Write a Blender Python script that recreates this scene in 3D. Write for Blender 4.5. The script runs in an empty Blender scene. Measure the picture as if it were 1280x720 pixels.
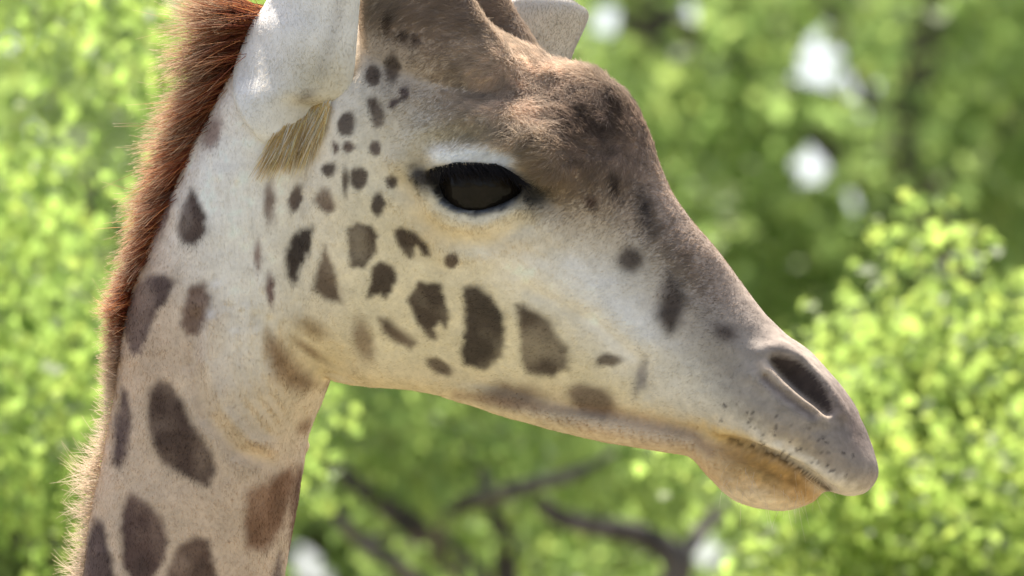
import bpy, math, random
import numpy as np
from mathutils import Matrix, Vector

# ------------------------------------------------------------------ camera, sky, sun, exposure
scene = bpy.context.scene
col = scene.collection
rng = np.random.default_rng(7)
random.seed(7)

S = 0.0008            # metres per photo pixel (1280 wide) at the giraffe
D = 25.0              # distance to the giraffe
PITCH = math.radians(5.0)
CAM = np.array([0.0, -D * math.cos(PITCH), 1.7])
RT = np.array([1.0, 0.0, 0.0])
FW = np.array([0.0, math.cos(PITCH), math.sin(PITCH)])
UP = np.array([0.0, -math.sin(PITCH), math.cos(PITCH)])

cam_d = bpy.data.cameras.new('camera')
cam = bpy.data.objects.new('camera', cam_d)
col.objects.link(cam)
cam.location = CAM
cam.rotation_euler = (math.radians(90) + PITCH, 0, 0)
cam_d.sensor_width = 36
cam_d.lens = 36.0 * D / (1280 * S)
cam_d.clip_start = 0.5
cam_d.clip_end = 3000
cam_d.dof.use_dof = True
cam_d.dof.focus_distance = D - 0.06
cam_d.dof.aperture_fstop = 23.0
scene.camera = cam

SUN_DIR = np.array([-0.04, 0.40, 0.915])
SUN_DIR = SUN_DIR / np.linalg.norm(SUN_DIR)
world = bpy.data.worlds.new('World')
scene.world = world
world.use_nodes = True
wn = world.node_tree
sky = wn.nodes.new('ShaderNodeTexSky')
sky.sky_type = 'NISHITA'
sky.sun_disc = False
sky.sun_elevation = math.asin(SUN_DIR[2])
sky.sun_rotation = math.atan2(SUN_DIR[0], SUN_DIR[1])
sky.air_density = 0.9
sky.dust_density = 4.0
wn.links.new(sky.outputs[0], wn.nodes['Background'].inputs[0])
wn.nodes['Background'].inputs[1].default_value = 0.13
sun_d = bpy.data.lights.new('sun', 'SUN')
sun_d.energy = 5.0
sun_d.angle = math.radians(0.6)
sun_d.color = (1.0, 0.94, 0.85)
sun = bpy.data.objects.new('sun', sun_d)
col.objects.link(sun)
sun.rotation_euler = Vector(-SUN_DIR).to_track_quat('-Z', 'Y').to_euler()

vs = scene.view_settings
vs.view_transform = 'Standard'
vs.look = 'None'
vs.exposure = 1.28
vs.gamma = 1
vs.use_curve_mapping = False

# ------------------------------------------------------------------ helpers
def to_world(P):
    """view-frame metres (right, depth from the giraffe, up) -> world"""
    P = np.asarray(P, float)
    return CAM + P[..., 0:1] * RT + (D + P[..., 1:2]) * FW + P[..., 2:3] * UP

def px3(px, py, d=0.0):
    """photo pixel at depth d beyond the giraffe -> world point"""
    k = (D + d) / D
    return to_world(np.array([(px - 640) * S * k, d, (360 - py) * S * k]))

def srgb(r, g, b):
    def f(c):
        c /= 255.0
        return c / 12.92 if c <= 0.04045 else ((c + 0.055) / 1.055) ** 2.4
    return np.array([f(r), f(g), f(b)])

def tag(o, label=None, cat=None, group=None, kind=None):
    if label: o['label'] = label
    if cat: o['category'] = cat
    if group: o['group'] = group
    if kind: o['kind'] = kind
    return o

def mesh_obj(name, V, F, mat, parent=None, smooth=True):
    me = bpy.data.meshes.new(name)
    if isinstance(F, np.ndarray):
        n = len(F); k = F.shape[1]
        me.vertices.add(len(V)); me.vertices.foreach_set('co', np.asarray(V, np.float32).ravel())
        me.loops.add(n * k); me.loops.foreach_set('vertex_index', F.astype(np.int32).ravel())
        me.polygons.add(n); me.polygons.foreach_set('loop_start', np.arange(0, n * k, k, dtype=np.int32))
        me.update(calc_edges=True)
    else:
        me.from_pydata([tuple(v) for v in V], [], F)
    if smooth:
        me.polygons.foreach_set('use_smooth', np.ones(len(me.polygons), bool))
    me.update()
    if mat is not None:
        for m in (mat if isinstance(mat, list) else [mat]): me.materials.append(m)
    o = bpy.data.objects.new(name, me)
    col.objects.link(o)
    if parent is not None:
        o.parent = parent
    return o

def color_attr(me, name, C):
    a = me.attributes.new(name, 'FLOAT_COLOR', 'POINT')
    buf = np.ones((len(C), 4), np.float32); buf[:, :3] = C
    a.data.foreach_set('color', buf.ravel())

def smoothstep(a, b, x):
    t = np.clip((x - a) / (b - a), 0, 1)
    return t * t * (3 - 2 * t)

def catmull(A, n):
    A = np.asarray(A, float); out = []
    for i in range(len(A) - 1):
        p0 = A[max(i - 1, 0)]; p1 = A[i]; p2 = A[i + 1]; p3 = A[min(i + 2, len(A) - 1)]
        for k in range(n):
            t = k / n
            out.append(0.5 * ((2 * p1) + (-p0 + p2) * t + (2 * p0 - 5 * p1 + 4 * p2 - p3) * t * t + (-p0 + 3 * p1 - 3 * p2 + p3) * t ** 3))
    out.append(A[-1]); return np.array(out)

def line_d(px, py, pts):
    d = np.full(len(px), 1e9)
    for a, b in zip(pts[:-1], pts[1:]):
        ex, ey = b[0] - a[0], b[1] - a[1]
        t = np.clip(((px - a[0]) * ex + (py - a[1]) * ey) / (ex * ex + ey * ey), 0, 1)
        d = np.minimum(d, np.hypot(px - a[0] - ex * t, py - a[1] - ey * t))
    return d

# value noise, vectorised, 3-D
_perm = rng.random(4096)
def vnoise(P, freq, seed=0):
    Q = np.asarray(P) * freq + seed * 17.31
    i = np.floor(Q).astype(np.int64); f = Q - i
    f = f * f * (3 - 2 * f)
    out = np.zeros(len(Q))
    for dx in (0, 1):
        for dy in (0, 1):
            for dz in (0, 1):
                h = ((i[:, 0] + dx) * 73856093 ^ (i[:, 1] + dy) * 19349663 ^ (i[:, 2] + dz) * 83492791) & 4095
                w = (f[:, 0] if dx else 1 - f[:, 0]) * (f[:, 1] if dy else 1 - f[:, 1]) * (f[:, 2] if dz else 1 - f[:, 2])
                out += _perm[h] * w
    return out * 2 - 1

def fnoise(P, freq, oct=3, seed=0):
    a = 0; s = 1.0
    for k in range(oct):
        a = a + s * vnoise(P, freq * 2 ** k, seed + k * 3); s *= 0.5
    return a

# ------------------------------------------------------------------ materials
def new_mat(name):
    m = bpy.data.materials.new(name); m.use_nodes = True
    return m, m.node_tree, m.node_tree.nodes['Principled BSDF']

def coat_material():
    m, nt, b = new_mat('giraffe_coat')
    at = nt.nodes.new('ShaderNodeAttribute'); at.attribute_name = 'coat'
    nz = nt.nodes.new('ShaderNodeTexNoise'); nz.inputs['Scale'].default_value = 260; nz.inputs['Detail'].default_value = 5
    tc = nt.nodes.new('ShaderNodeTexCoord'); nt.links.new(tc.outputs['Object'], nz.inputs['Vector'])
    mp = nt.nodes.new('ShaderNodeMapRange'); mp.inputs[3].default_value = 0.82; mp.inputs[4].default_value = 1.15
    nt.links.new(nz.outputs[0], mp.inputs[0])
    mx = nt.nodes.new('ShaderNodeMix'); mx.data_type = 'RGBA'; mx.blend_type = 'MULTIPLY'; mx.inputs[0].default_value = 1
    nt.links.new(at.outputs['Color'], mx.inputs[6]); nt.links.new(mp.outputs[0], mx.inputs[7])
    nt.links.new(mx.outputs[2], b.inputs['Base Color'])
    b.inputs['Roughness'].default_value = 0.8
    b.inputs['Specular IOR Level'].default_value = 0.2
    bp = nt.nodes.new('ShaderNodeBump'); bp.inputs['Strength'].default_value = 0.25; bp.inputs['Distance'].default_value = 0.002
    nt.links.new(nz.outputs[0], bp.inputs['Height']); nt.links.new(bp.outputs[0], b.inputs['Normal'])
    return m

def ear_material():
    m, nt, b = new_mat('giraffe_ear')
    at = nt.nodes.new('ShaderNodeAttribute'); at.attribute_name = 'coat'
    nt.links.new(at.outputs['Color'], b.inputs['Base Color'])
    b.inputs['Roughness'].default_value = 0.75
    tr = nt.nodes.new('ShaderNodeBsdfTranslucent'); nt.links.new(at.outputs['Color'], tr.inputs[0])
    mx = nt.nodes.new('ShaderNodeMixShader'); mx.inputs[0].default_value = 0.07
    nt.links.new(b.outputs[0], mx.inputs[1]); nt.links.new(tr.outputs[0], mx.inputs[2])
    nt.links.new(mx.outputs[0], nt.nodes['Material Output'].inputs[0])
    return m

def strand_material(name, trans=0.35, rough=0.6, pale_tips=False):
    m, nt, b = new_mat(name)
    at = nt.nodes.new('ShaderNodeAttribute'); at.attribute_name = 'strand_color'
    colour = at.outputs['Color']
    if pale_tips:
        hi = nt.nodes.new('ShaderNodeHairInfo')
        pw = nt.nodes.new('ShaderNodeMath'); pw.operation = 'POWER'; pw.inputs[1].default_value = 4.5
        nt.links.new(hi.outputs['Intercept'], pw.inputs[0])
        cm = nt.nodes.new('ShaderNodeMix'); cm.data_type = 'RGBA'; cm.inputs[7].default_value = (0.66, 0.51, 0.33, 1)
        nt.links.new(pw.outputs[0], cm.inputs[0]); nt.links.new(colour, cm.inputs[6]); colour = cm.outputs[2]
    nt.links.new(colour, b.inputs['Base Color'])
    b.inputs['Roughness'].default_value = rough
    b.inputs['Specular IOR Level'].default_value = 0.25
    tr = nt.nodes.new('ShaderNodeBsdfTranslucent'); nt.links.new(colour, tr.inputs[0])
    mx = nt.nodes.new('ShaderNodeMixShader'); mx.inputs[0].default_value = trans
    nt.links.new(b.outputs[0], mx.inputs[1]); nt.links.new(tr.outputs[0], mx.inputs[2])
    nt.links.new(mx.outputs[0], nt.nodes['Material Output'].inputs[0])
    return m

def leaf_material(name):
    m, nt, b = new_mat(name)
    at = nt.nodes.new('ShaderNodeAttribute'); at.attribute_name = 'leaf_color'
    nt.links.new(at.outputs['Color'], b.inputs['Base Color'])
    b.inputs['Roughness'].default_value = 0.55
    b.inputs['Specular IOR Level'].default_value = 0.5
    sc = nt.nodes.new('ShaderNodeMix'); sc.data_type = 'RGBA'; sc.blend_type = 'MULTIPLY'; sc.inputs[0].default_value = 1
    sc.inputs[7].default_value = (2.9, 2.9, 2.4, 1)
    nt.links.new(at.outputs['Color'], sc.inputs[6])
    tr = nt.nodes.new('ShaderNodeBsdfTranslucent'); nt.links.new(sc.outputs[2], tr.inputs[0])
    mx = nt.nodes.new('ShaderNodeMixShader'); mx.inputs[0].default_value = 0.58
    nt.links.new(b.outputs[0], mx.inputs[1]); nt.links.new(tr.outputs[0], mx.inputs[2])
    nt.links.new(mx.outputs[0], nt.nodes['Material Output'].inputs[0])
    return m

def bark_material():
    m, nt, b = new_mat('bark')
    tc = nt.nodes.new('ShaderNodeTexCoord')
    nz = nt.nodes.new('ShaderNodeTexNoise'); nz.inputs['Scale'].default_value = 22; nz.inputs['Detail'].default_value = 8
    mpg = nt.nodes.new('ShaderNodeMapping'); mpg.inputs['Scale'].default_value = (1, 1, 0.25)
    nt.links.new(tc.outputs['Object'], mpg.inputs[0]); nt.links.new(mpg.outputs[0], nz.inputs['Vector'])
    rp = nt.nodes.new('ShaderNodeValToRGB')
    rp.color_ramp.elements[0].position = 0.3; rp.color_ramp.elements[0].color = (0.035, 0.028, 0.022, 1)
    rp.color_ramp.elements[1].position = 0.75; rp.color_ramp.elements[1].color = (0.17, 0.14, 0.12, 1)
    nt.links.new(nz.outputs[0], rp.inputs[0]); nt.links.new(rp.outputs[0], b.inputs['Base Color'])
    b.inputs['Roughness'].default_value = 0.85
    bp = nt.nodes.new('ShaderNodeBump'); bp.inputs['Strength'].default_value = 0.6; bp.inputs['Distance'].default_value = 0.02
    nt.links.new(nz.outputs[0], bp.inputs['Height']); nt.links.new(bp.outputs[0], b.inputs['Normal'])
    return m

def ground_material():
    m, nt, b = new_mat('dry_sandy_ground')
    tc = nt.nodes.new('ShaderNodeTexCoord')
    nz = nt.nodes.new('ShaderNodeTexNoise'); nz.inputs['Scale'].default_value = 0.6; nz.inputs['Detail'].default_value = 10
    nt.links.new(tc.outputs['Object'], nz.inputs['Vector'])
    rp = nt.nodes.new('ShaderNodeValToRGB')
    rp.color_ramp.elements[0].position = 0.35; rp.color_ramp.elements[0].color = (0.09, 0.10, 0.05, 1)
    rp.color_ramp.elements[1].position = 0.65; rp.color_ramp.elements[1].color = (0.24, 0.21, 0.16, 1)
    nt.links.new(nz.outputs[0], rp.inputs[0]); nt.links.new(rp.outputs[0], b.inputs['Base Color'])
    b.inputs['Roughness'].default_value = 0.95
    return m

def eye_material():
    m, nt, b = new_mat('dark_eye')
    tc = nt.nodes.new('ShaderNodeTexCoord')
    ln = nt.nodes.new('ShaderNodeTexNoise'); ln.inputs['Scale'].default_value = 40
    nt.links.new(tc.outputs['Object'], ln.inputs['Vector'])
    rp = nt.nodes.new('ShaderNodeValToRGB')
    rp.color_ramp.elements[0].color = (0.004, 0.004, 0.004, 1); rp.color_ramp.elements[1].color = (0.022, 0.016, 0.010, 1)
    nt.links.new(ln.outputs[0], rp.inputs[0]); nt.links.new(rp.outputs[0], b.inputs['Base Color'])
    b.inputs['Roughness'].default_value = 0.10
    b.inputs['Specular IOR Level'].default_value = 0.12
    n2 = nt.nodes.new('ShaderNodeTexNoise'); n2.inputs['Scale'].default_value = 55; n2.inputs['Detail'].default_value = 2
    nt.links.new(tc.outputs['Object'], n2.inputs['Vector'])
    bp = nt.nodes.new('ShaderNodeBump'); bp.inputs['Strength'].default_value = 0.5; bp.inputs['Distance'].default_value = 0.004
    nt.links.new(n2.outputs[0], bp.inputs['Height']); nt.links.new(bp.outputs[0], b.inputs['Normal'])
    return m

COAT = coat_material(); EAR = ear_material(); FUR = strand_material('fur_strands', 0.48, 0.65)
MANE = strand_material('mane_strands', 0.58, 0.5, True); HAIR = strand_material('tuft_strands', 0.4, 0.5); LEAF = leaf_material('maple_leaf'); BARK = bark_material(); EYE = eye_material()

# ------------------------------------------------------------------ ground
g = mesh_obj('ground', [(-1500, -1500, 0), (1500, -1500, 0), (1500, 1500, 0), (-1500, 1500, 0)], [(0, 1, 2, 3)], ground_material())
tag(g, kind='structure')

#TREES-BEGIN
# ------------------------------------------------------------------ the trees behind
HOLES = [  # gaps to the sky: photo px centre and radii
    (762, 20, 30, 32), (862, 14, 30, 28), (782, 66, 18, 16), (1020, 68, 50, 42), (1078, 112, 28, 34), (1018, 192, 32, 38), (1064, 250, 28, 30), (1030, 16, 24, 18), (1046, 170, 14, 14),
    (1190, 50, 10, 10), (1210, 268, 11, 9), (392, 688, 46, 48), (372, 640, 12, 14), (884, 668, 32, 40), (706, 626, 9, 9), (1010, 395, 6, 6), (560, 560, 7, 6), (1150, 20, 7, 9), (930, 30, 8, 7), (1240, 40, 8, 10)]

def view_px(W):
    q = W - CAM
    f = q @ FW
    return (q @ RT) / f * D / S + 640, 360 - (q @ UP) / f * D / S, f

def limb_mesh(limbs, m=9, sub=5):
    Vs, Fs, o = [], [], 0
    for pts, rad in limbs:
        A = catmull([list(p) + [r] for p, r in zip(pts, rad)], sub)
        d = np.gradient(A[:, :3], axis=0); d /= np.linalg.norm(d, axis=1, keepdims=True) + 1e-9
        th = np.linspace(0, 2 * math.pi, m, endpoint=False)
        for a, t in zip(A, d):
            s = np.cross(t, [0.3, 1, 0.1]); s /= np.linalg.norm(s); b = np.cross(s, t)
            w = a[3] * (1 + .12 * np.sin(th * 3 + a[2] * 5))
            Vs.append(a[:3] + w[:, None] * (np.cos(th)[:, None] * s + np.sin(th)[:, None] * b))
        n = len(A)
        for i in range(n - 1):
            for j in range(m):
                Fs.append((o + i * m + j, o + i * m + (j + 1) % m, o + (i + 1) * m + (j + 1) % m, o + (i + 1) * m + j))
        Fs.append(tuple(o + (n - 1) * m + j for j in range(m)))
        o += n * m
    return np.concatenate(Vs), Fs

LEAF_V = np.array([(0, 0, 0), (0, 1, -.10), (-.40, .48, .10), (.40, .48, .10), (0, .5, 0)])
LEAF_F = np.array([(0, 4, 2), (4, 1, 2), (0, 3, 4), (4, 3, 1)])
def leaves(P, size, r, colour, droop=0.7):
    n = len(P)
    y = np.stack([r.normal(0, .7, n), r.normal(0, .7, n), r.normal(-droop, .45, n)], 1); y /= np.linalg.norm(y, axis=1, keepdims=True)
    z = np.stack([r.normal(0, .6, n), r.normal(0, .6, n), np.full(n, .8)], 1)
    x = np.cross(y, z); x /= np.linalg.norm(x, axis=1, keepdims=True); z = np.cross(x, y)
    s = size * r.uniform(.55, 1.4, n)
    Vs = P[:, None, :] + s[:, None, None] * (LEAF_V[None, :, 0:1] * x[:, None] + LEAF_V[None, :, 1:2] * y[:, None] + LEAF_V[None, :, 2:3] * z[:, None])
    Fs = (LEAF_F[None] + (np.arange(n) * len(LEAF_V))[:, None, None]).reshape(-1, 3)
    C = np.repeat(colour, len(LEAF_V), 0)
    return Vs.reshape(-1, 3), Fs, C

def tree(name, label, base_xy, limbs, clumps, leaf_size, tint, seed, per=38, rad=.26, droop=.7, holes=True, keep=None):
    """clumps: world centres of leaf clumps; limbs: list of (points, radii), the first is the trunk"""
    r = np.random.default_rng(seed)
    root_t = bpy.data.objects.new(name, None); col.objects.link(root_t); root_t.location = (base_xy[0], base_xy[1], 0)
    off = np.array([base_xy[0], base_xy[1], 0.0])
    tag(root_t, label, 'tree', 'trees behind the giraffe')
    limbs_w = [([np.asarray(p) - off for p in pts], rads) for pts, rads in limbs]
    Vs, Fs = limb_mesh(limbs_w)
    mesh_obj('trunk', Vs, Fs, BARK, root_t)
    n = len(clumps); k = r.integers(int(per * .5), int(per * 1.5), n)
    ctr = np.repeat(clumps, k, 0)
    cr = np.repeat(r.uniform(.7, 1.3, n), k)
    u = r.normal(0, 1, (len(ctr), 3)); u /= np.linalg.norm(u, axis=1, keepdims=True)
    P = ctr + u * (rad * cr * r.random(len(ctr)) ** .45)[:, None] * np.array([1, 1, .75])
    if holes:
        vx, vy, f = view_px(P)
        ok = np.ones(len(P), bool)
        wob = 1 + .25 * np.sin(vx * .21 + vy * .13) + r.normal(0, .22, len(P))
        for cx, cy, rx, ry in HOLES:
            ok &= ((vx - cx) / (rx + 1)) ** 2 + ((vy - cy) / (ry + 1)) ** 2 > wob
        if keep is not None: ok &= keep(vx, vy, r)
        P = P[ok]
    tone = r.uniform(.75, 1.25, (len(P), 1))
    yel = r.random((len(P), 1)) ** 2
    C = tint * tone * (1 + yel * np.array([.22, .06, 0]))
    Vl, Fl, Cl = leaves(P, leaf_size, r, C, droop)
    o = mesh_obj('crown', Vl - off, Fl, LEAF, root_t, smooth=False)
    color_attr(o.data, 'leaf_color', np.clip(Cl, .005, .6))
    o['kind'] = 'stuff'
    return root_t

def scatter(c, rr, n, r, shell=.5, boughs_n=0, spread=.16):
    """points through an ellipsoid, denser towards its skin; gathered round boughs when boughs_n is given"""
    m = boughs_n or n
    u = r.normal(0, 1, (m, 3)); u /= np.linalg.norm(u, axis=1, keepdims=True)
    q = u * (r.random(m) ** shell)[:, None]
    if boughs_n:
        q = q[r.integers(0, m, n)] + r.normal(0, spread, (n, 3)) * np.array([1, 1, .7])
    return np.asarray(c) + q * np.asarray(rr)

def standing(base_xy, top, r0, r1, r):
    b = np.array([base_xy[0], base_xy[1], -.05]); t = np.asarray(top)
    pts = [b + (t - b) * f + (r.normal(0, .06, 3) * np.array([1, 1, 0]) if 0 < f < 1 else 0) for f in (0, .04, .3, .55, .8, 1)]
    return (pts, [r0 * 1.35, r0, r0 * .85, r0 * .7, (r0 + r1) * .45, r1])

def boughs(start, ends, r, r0=.05):
    out = []
    for e in ends:
        s = np.asarray(start); m1 = s + (e - s) * .5 + np.array([0, 0, .2]) + r.normal(0, .1, 3)
        out.append(([s, m1, e], [r0, r0 * .6, r0 * .2]))
    return out

ra = np.random.default_rng(101)
# sunlit maple on the left, behind the mane
cA = px3(40, 560, 14); cA[2] -= 1.0
clA = scatter(cA + [-.55, 0, 0.1], (1.9, 1.6, 1.95), 1200, ra, .4, 95, .095)
limA = [standing((cA[0] - .6, cA[1]), cA + [-.6, 0, .5], .13, .04, ra)]
limA += boughs(cA + [-.6, 0, -.5], [p for p in scatter(cA + [-.6, 0, 0], (1.5, 1.3, 1.5), 9, ra, .2)], ra, .035)
tree('maple_tree', 'bright yellow-green maple behind the giraffe\'s mane', (cA[0] - .6, cA[1]), limA, clA, .028, np.array([.125, .18, .05]), 1, per=95, rad=.19, droop=1.0,
     keep=lambda vx, vy, r: vx < 400 + r.normal(0, 30, len(vx)))
# lower sunlit maple before the muzzle
cB = px3(1800, 1130, 15)
clB = scatter(cB, (1.34, 1.25, 1.30), 1500, ra, .4, 120, .085)
limB = [standing((cB[0], cB[1]), cB + [0, 0, .3], .12, .035, ra)]
limB += boughs(cB + [0, 0, -.5], [p for p in scatter(cB, (1.1, 1.0, 1.05), 10, ra, .2)], ra, .03)
tree('maple_tree', 'low sunlit pale green maple behind the giraffe\'s muzzle', (cB[0], cB[1]), limB, clB, .028, np.array([.13, .18, .05]), 2, per=92, rad=.16, droop=.6)

# spreading tree with dark boughs seen under the jaw
dC = 25
def L(pts, d, rads, k=.78): return ([px3(x, y, d + z * .7) for x, y, z in pts], [q * k for q in rads])
fork = px3(640, 860, dC)
limC = [([np.array([fork[0], fork[1], -.05]), np.array([fork[0] + .05, fork[1], .3]), np.array([fork[0] - .1, fork[1], 2.0]), np.array([fork[0] + .05, fork[1], 3.6]), fork], [.24, .17, .14, .11, .06])]
limC += [L([(640, 860, 0), (636, 760, 0), (632, 690, 0), (622, 640, 0), (606, 590, .2), (590, 520, .3), (600, 420, .4)], dC, [.07, .035, .030, .026, .022, .018, .01]),
         L([(640, 860, 0), (600, 735, -.2), (560, 690, -.2), (520, 660, -.3), (478, 628, -.3), (440, 600, -.3), (400, 560, -.2), (372, 500, 0)], dC, [.07, .042, .038, .034, .026, .022, .026, .012]),
         L([(640, 860, 0), (520, 725, -.5), (455, 678, -.5), (420, 640, -.5), (395, 600, -.4), (388, 550, -.3)], dC, [.05, .022, .020, .018, .016, .008]),
         L([(540, 672, -.3), (575, 632, -.5), (615, 620, -.6), (660, 607, -.6), (712, 594, -.6), (770, 566, -.5)], dC, [.018, .020, .021, .019, .016, .008]),
         L([(615, 618, -.6), (600, 585, -.4), (582, 560, -.3), (560, 530, -.2)], dC, [.016, .013, .010, .006]),
         L([(640, 860, 0), (800, 790, -.4), (850, 712, -.5), (838, 690, -.5), (800, 668, -.5), (745, 658, -.5), (692, 642, -.5), (640, 590, -.4)], dC, [.08, .075, .066, .060, .050, .044, .040, .014], .46),
         L([(520, 660, -.3), (470, 672, -.4), (430, 668, -.4)], dC, [.012, .010, .006]),
         L([(850, 700, -.5), (900, 640, -.3), (1000, 560, 0), (1100, 480, .3)], dC, [.05, .04, .03, .015], .4)]
def band(x0, x1, y0, y1, d0, d1, n, r):
    x = r.uniform(x0, x1, n); y = r.uniform(y0, y1, n); d = r.uniform(d0, d1, n)
    return np.array([px3(a, b, c) for a, b, c in zip(x, y, d)])
ctrC = px3(600, 60, dC)
clC = np.concatenate([scatter(ctrC + [-.2, .3, .5], (1.9, 1.7, 1.3), 420, ra, .4, 90, .14), band(330, 960, 455, 630, dC - .4, dC + 1.0, 80, ra), band(330, 960, 600, 760, dC + .3, dC + 1.4, 34, ra)])
tree('broad_tree', 'shaded tree with dark spreading boughs below the giraffe\'s jaw', (fork[0], fork[1]), limC, clC, .042, np.array([.115, .165, .055]), 3, per=46, rad=.19,
     keep=lambda vx, vy, r: ~((vx > 720) & (vy < 470) & (vx + 0.8 * (470 - vy) > 900)))

# taller tree with a dark upright stem, upper right
dD = 58
stemD = [px3(1185, 520, dD), px3(1172, 330, dD), px3(1160, 240, dD), px3(1128, 200, dD), px3(1138, 110, dD), px3(1158, 40, dD), px3(1165, -80, dD), px3(1150, -500, dD)]
bD = np.array([stemD[0][0], stemD[0][1]])
limD = [([np.array([bD[0], bD[1], -.05]), np.array([bD[0], bD[1], .4]), np.array([bD[0] + .1, bD[1], 4.5])] + stemD, [.36, .28, .22, .12, .10, .082, .074, .070, .070, .06, .02])]
limD += [L([(1128, 200, 0), (1090, 130, -.2), (1060, 60, -.3), (1000, -40, -.3)], dD, [.03, .024, .02, .01], 1.3),
         L([(1160, 240, 0), (1230, 190, -.3), (1290, 120, -.4)], dD, [.03, .02, .012], 1.3),
         L([(1165, 260, 0), (1090, 240, .3), (1000, 150, .5), (900, 60, .6), (800, 0, .7)], dD, [.04, .030, .026, .02, .012], 1.3),
         L([(900, 60, .6), (860, 60, .5), (820, 50, .5), (805, 0, .5), (800, -60, .5)], dD, [.02, .03, .055, .06, .06], 1.3)]
ctrD = px3(1060, -140, dD)
clD = np.concatenate([scatter(ctrD + [.2, .4, 1.2], (4.2, 3.0, 2.8), 700, ra, .4, 90, .15), band(720, 1340, -60, 520, dD - .6, dD + 2.0, 260, ra)])
tree('broad_tree', 'tall dark-stemmed tree above and beyond the giraffe\'s nose', (bD[0], bD[1]), limD, clD, .075, np.array([.125, .18, .065]), 4, per=44, rad=.36,
     keep=lambda vx, vy, r: (line_d(vx, vy, [(1172, 330), (1160, 240), (1128, 200), (1138, 110), (1158, 40), (1165, -20)]) > r.normal(20, 7, len(vx))) & (line_d(vx, vy, [(800, -40), (806, 10), (822, 48)]) > r.normal(20, 6, len(vx))))

# the wood goes on behind
for i, (x, y, d, lab, tn) in enumerate([(120, 360, 76, 'deep green tree farthest behind the giraffe\'s neck', (.10, .145, .05)), (700, 330, 82, 'deep green tree farthest behind the giraffe\'s forehead', (.095, .14, .05)), (1240, 420, 79, 'deep green tree farthest behind the low maple', (.095, .14, .05))]):
    c = px3(x, y, d)
    cl = scatter(c + [0, 0, -.6], (6.2, 3.4, 4.2), 1350, ra, .5)
    lim = [standing((c[0], c[1]), c + [0, 0, .5], .26, .06, ra)] + boughs(c + [0, 0, -2.0], [p for p in scatter(c, (3.4, 2.2, 3.0), 10, ra, .2)], ra, .09)
    tree('broad_tree', lab, (c[0], c[1]), lim, cl, .11, np.array(tn), 20 + i, per=34, rad=.46)
#TREES-END
# ------------------------------------------------------------------ the giraffe
YAW = math.radians(16)
SA, CA, TA = math.sin(YAW), math.cos(YAW), math.tan(YAW)
XREF = (560 - 640) * S
LAT = np.array([SA, CA, 0.0])

def sag(px, py):
    """photo pixel -> point on the head's middle plane, view frame"""
    X = (px - 640) * S
    return np.array([X, -TA * (X - XREF), (360 - py) * S])

VV, FF = [], []
def add_rings(R):
    """closed tube from rings (n,m,3)"""
    n, m, _ = R.shape
    base = sum(len(v) for v in VV)
    VV.append(R.reshape(-1, 3))
    for i in range(n - 1):
        for j in range(m):
            FF.append((base + i * m + j, base + i * m + (j + 1) % m, base + (i + 1) * m + (j + 1) % m, base + (i + 1) * m + j))
    VV.append(np.array([R[0].mean(0), R[-1].mean(0)]))
    c0 = base + n * m; c1 = c0 + 1
    for j in range(m):
        FF.append((c0, base + (j + 1) % m, base + j))
        FF.append((c1, base + (n - 1) * m + j, base + (n - 1) * m + (j + 1) % m))

def head_loft(st, m=56, sub=7, lat_off=0.0):
    """stations: top x, top y, bottom x, bottom y (photo px on the middle plane), half width, width profile at 0,.25,.5,.75,1 from top, power"""
    A = catmull([s[:5] + tuple(s[5]) + (s[6],) for s in st], sub)
    th = np.linspace(0, 2 * math.pi, m, endpoint=False)
    R = []
    for a in A:
        T = sag(a[0], a[1]); B = sag(a[2], a[3]); W = max(a[4], 1e-4)
        c = (T + B) / 2; h = (T - B) / 2
        t = (1 - np.cos(th)) / 2
        pr = np.interp(t, [0, .25, .5, .75, 1], a[5:10])
        s = np.sign(np.sin(th)) * np.abs(np.sin(th)) ** a[10]
        R.append(c + np.cos(th)[:, None] * h + (s * pr * W)[:, None] * LAT + lat_off * LAT)
    add_rings(np.array(R))

E = (1, 1, 1, 1, 1)
# skull, cheeks, upper muzzle
head_loft([
    (430, 30, 350, 440, .050, (1, 1, 1, .9, .8), 1),
    (455, 15, 385, 462, .082, (1, 1.05, 1, .85, .7), .9),
    (525, 5, 440, 482, .100, (1, 1.08, 1, .80, .6), .85),
    (605, 30, 520, 488, .110, (.9, 1.08, 1, .75, .55), .85),
    (688, 76, 590, 502, .112, (.8, 1.08, 1, .72, .55), .85),
    (756, 97, 650, 520, .104, (.75, 1.05, 1, .75, .6), .85),
    (797, 147, 702, 534, .090, (.7, 1.0, 1, .82, .65), .85),
    (836, 237, 755, 544, .077, (.7, .95, 1, .88, .7), .85),
    (898, 318, 815, 554, .066, (.75, .95, 1, .92, .75), .85),
    (955, 393, 868, 560, .060, (.8, .97, 1, 1, .8), .85),
    (1008, 441, 905, 560, .060, (.85, 1, 1.05, 1.05, .9), .85),
    (1046, 482, 945, 568, .060, (.85, 1, 1.08, 1.1, .95), .85),
    (1070, 524, 988, 588, .055, (.85, 1, 1.08, 1.1, 1), .85),
    (1085, 560, 1030, 611, .046, (.9, 1, 1.05, 1.05, 1), .9),
    (1092, 584, 1058, 619, .033, E, .9),
    (1090, 598, 1074, 616, .018, E, 1),
    (1086, 606, 1082, 610, .005, E, 1)])
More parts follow.
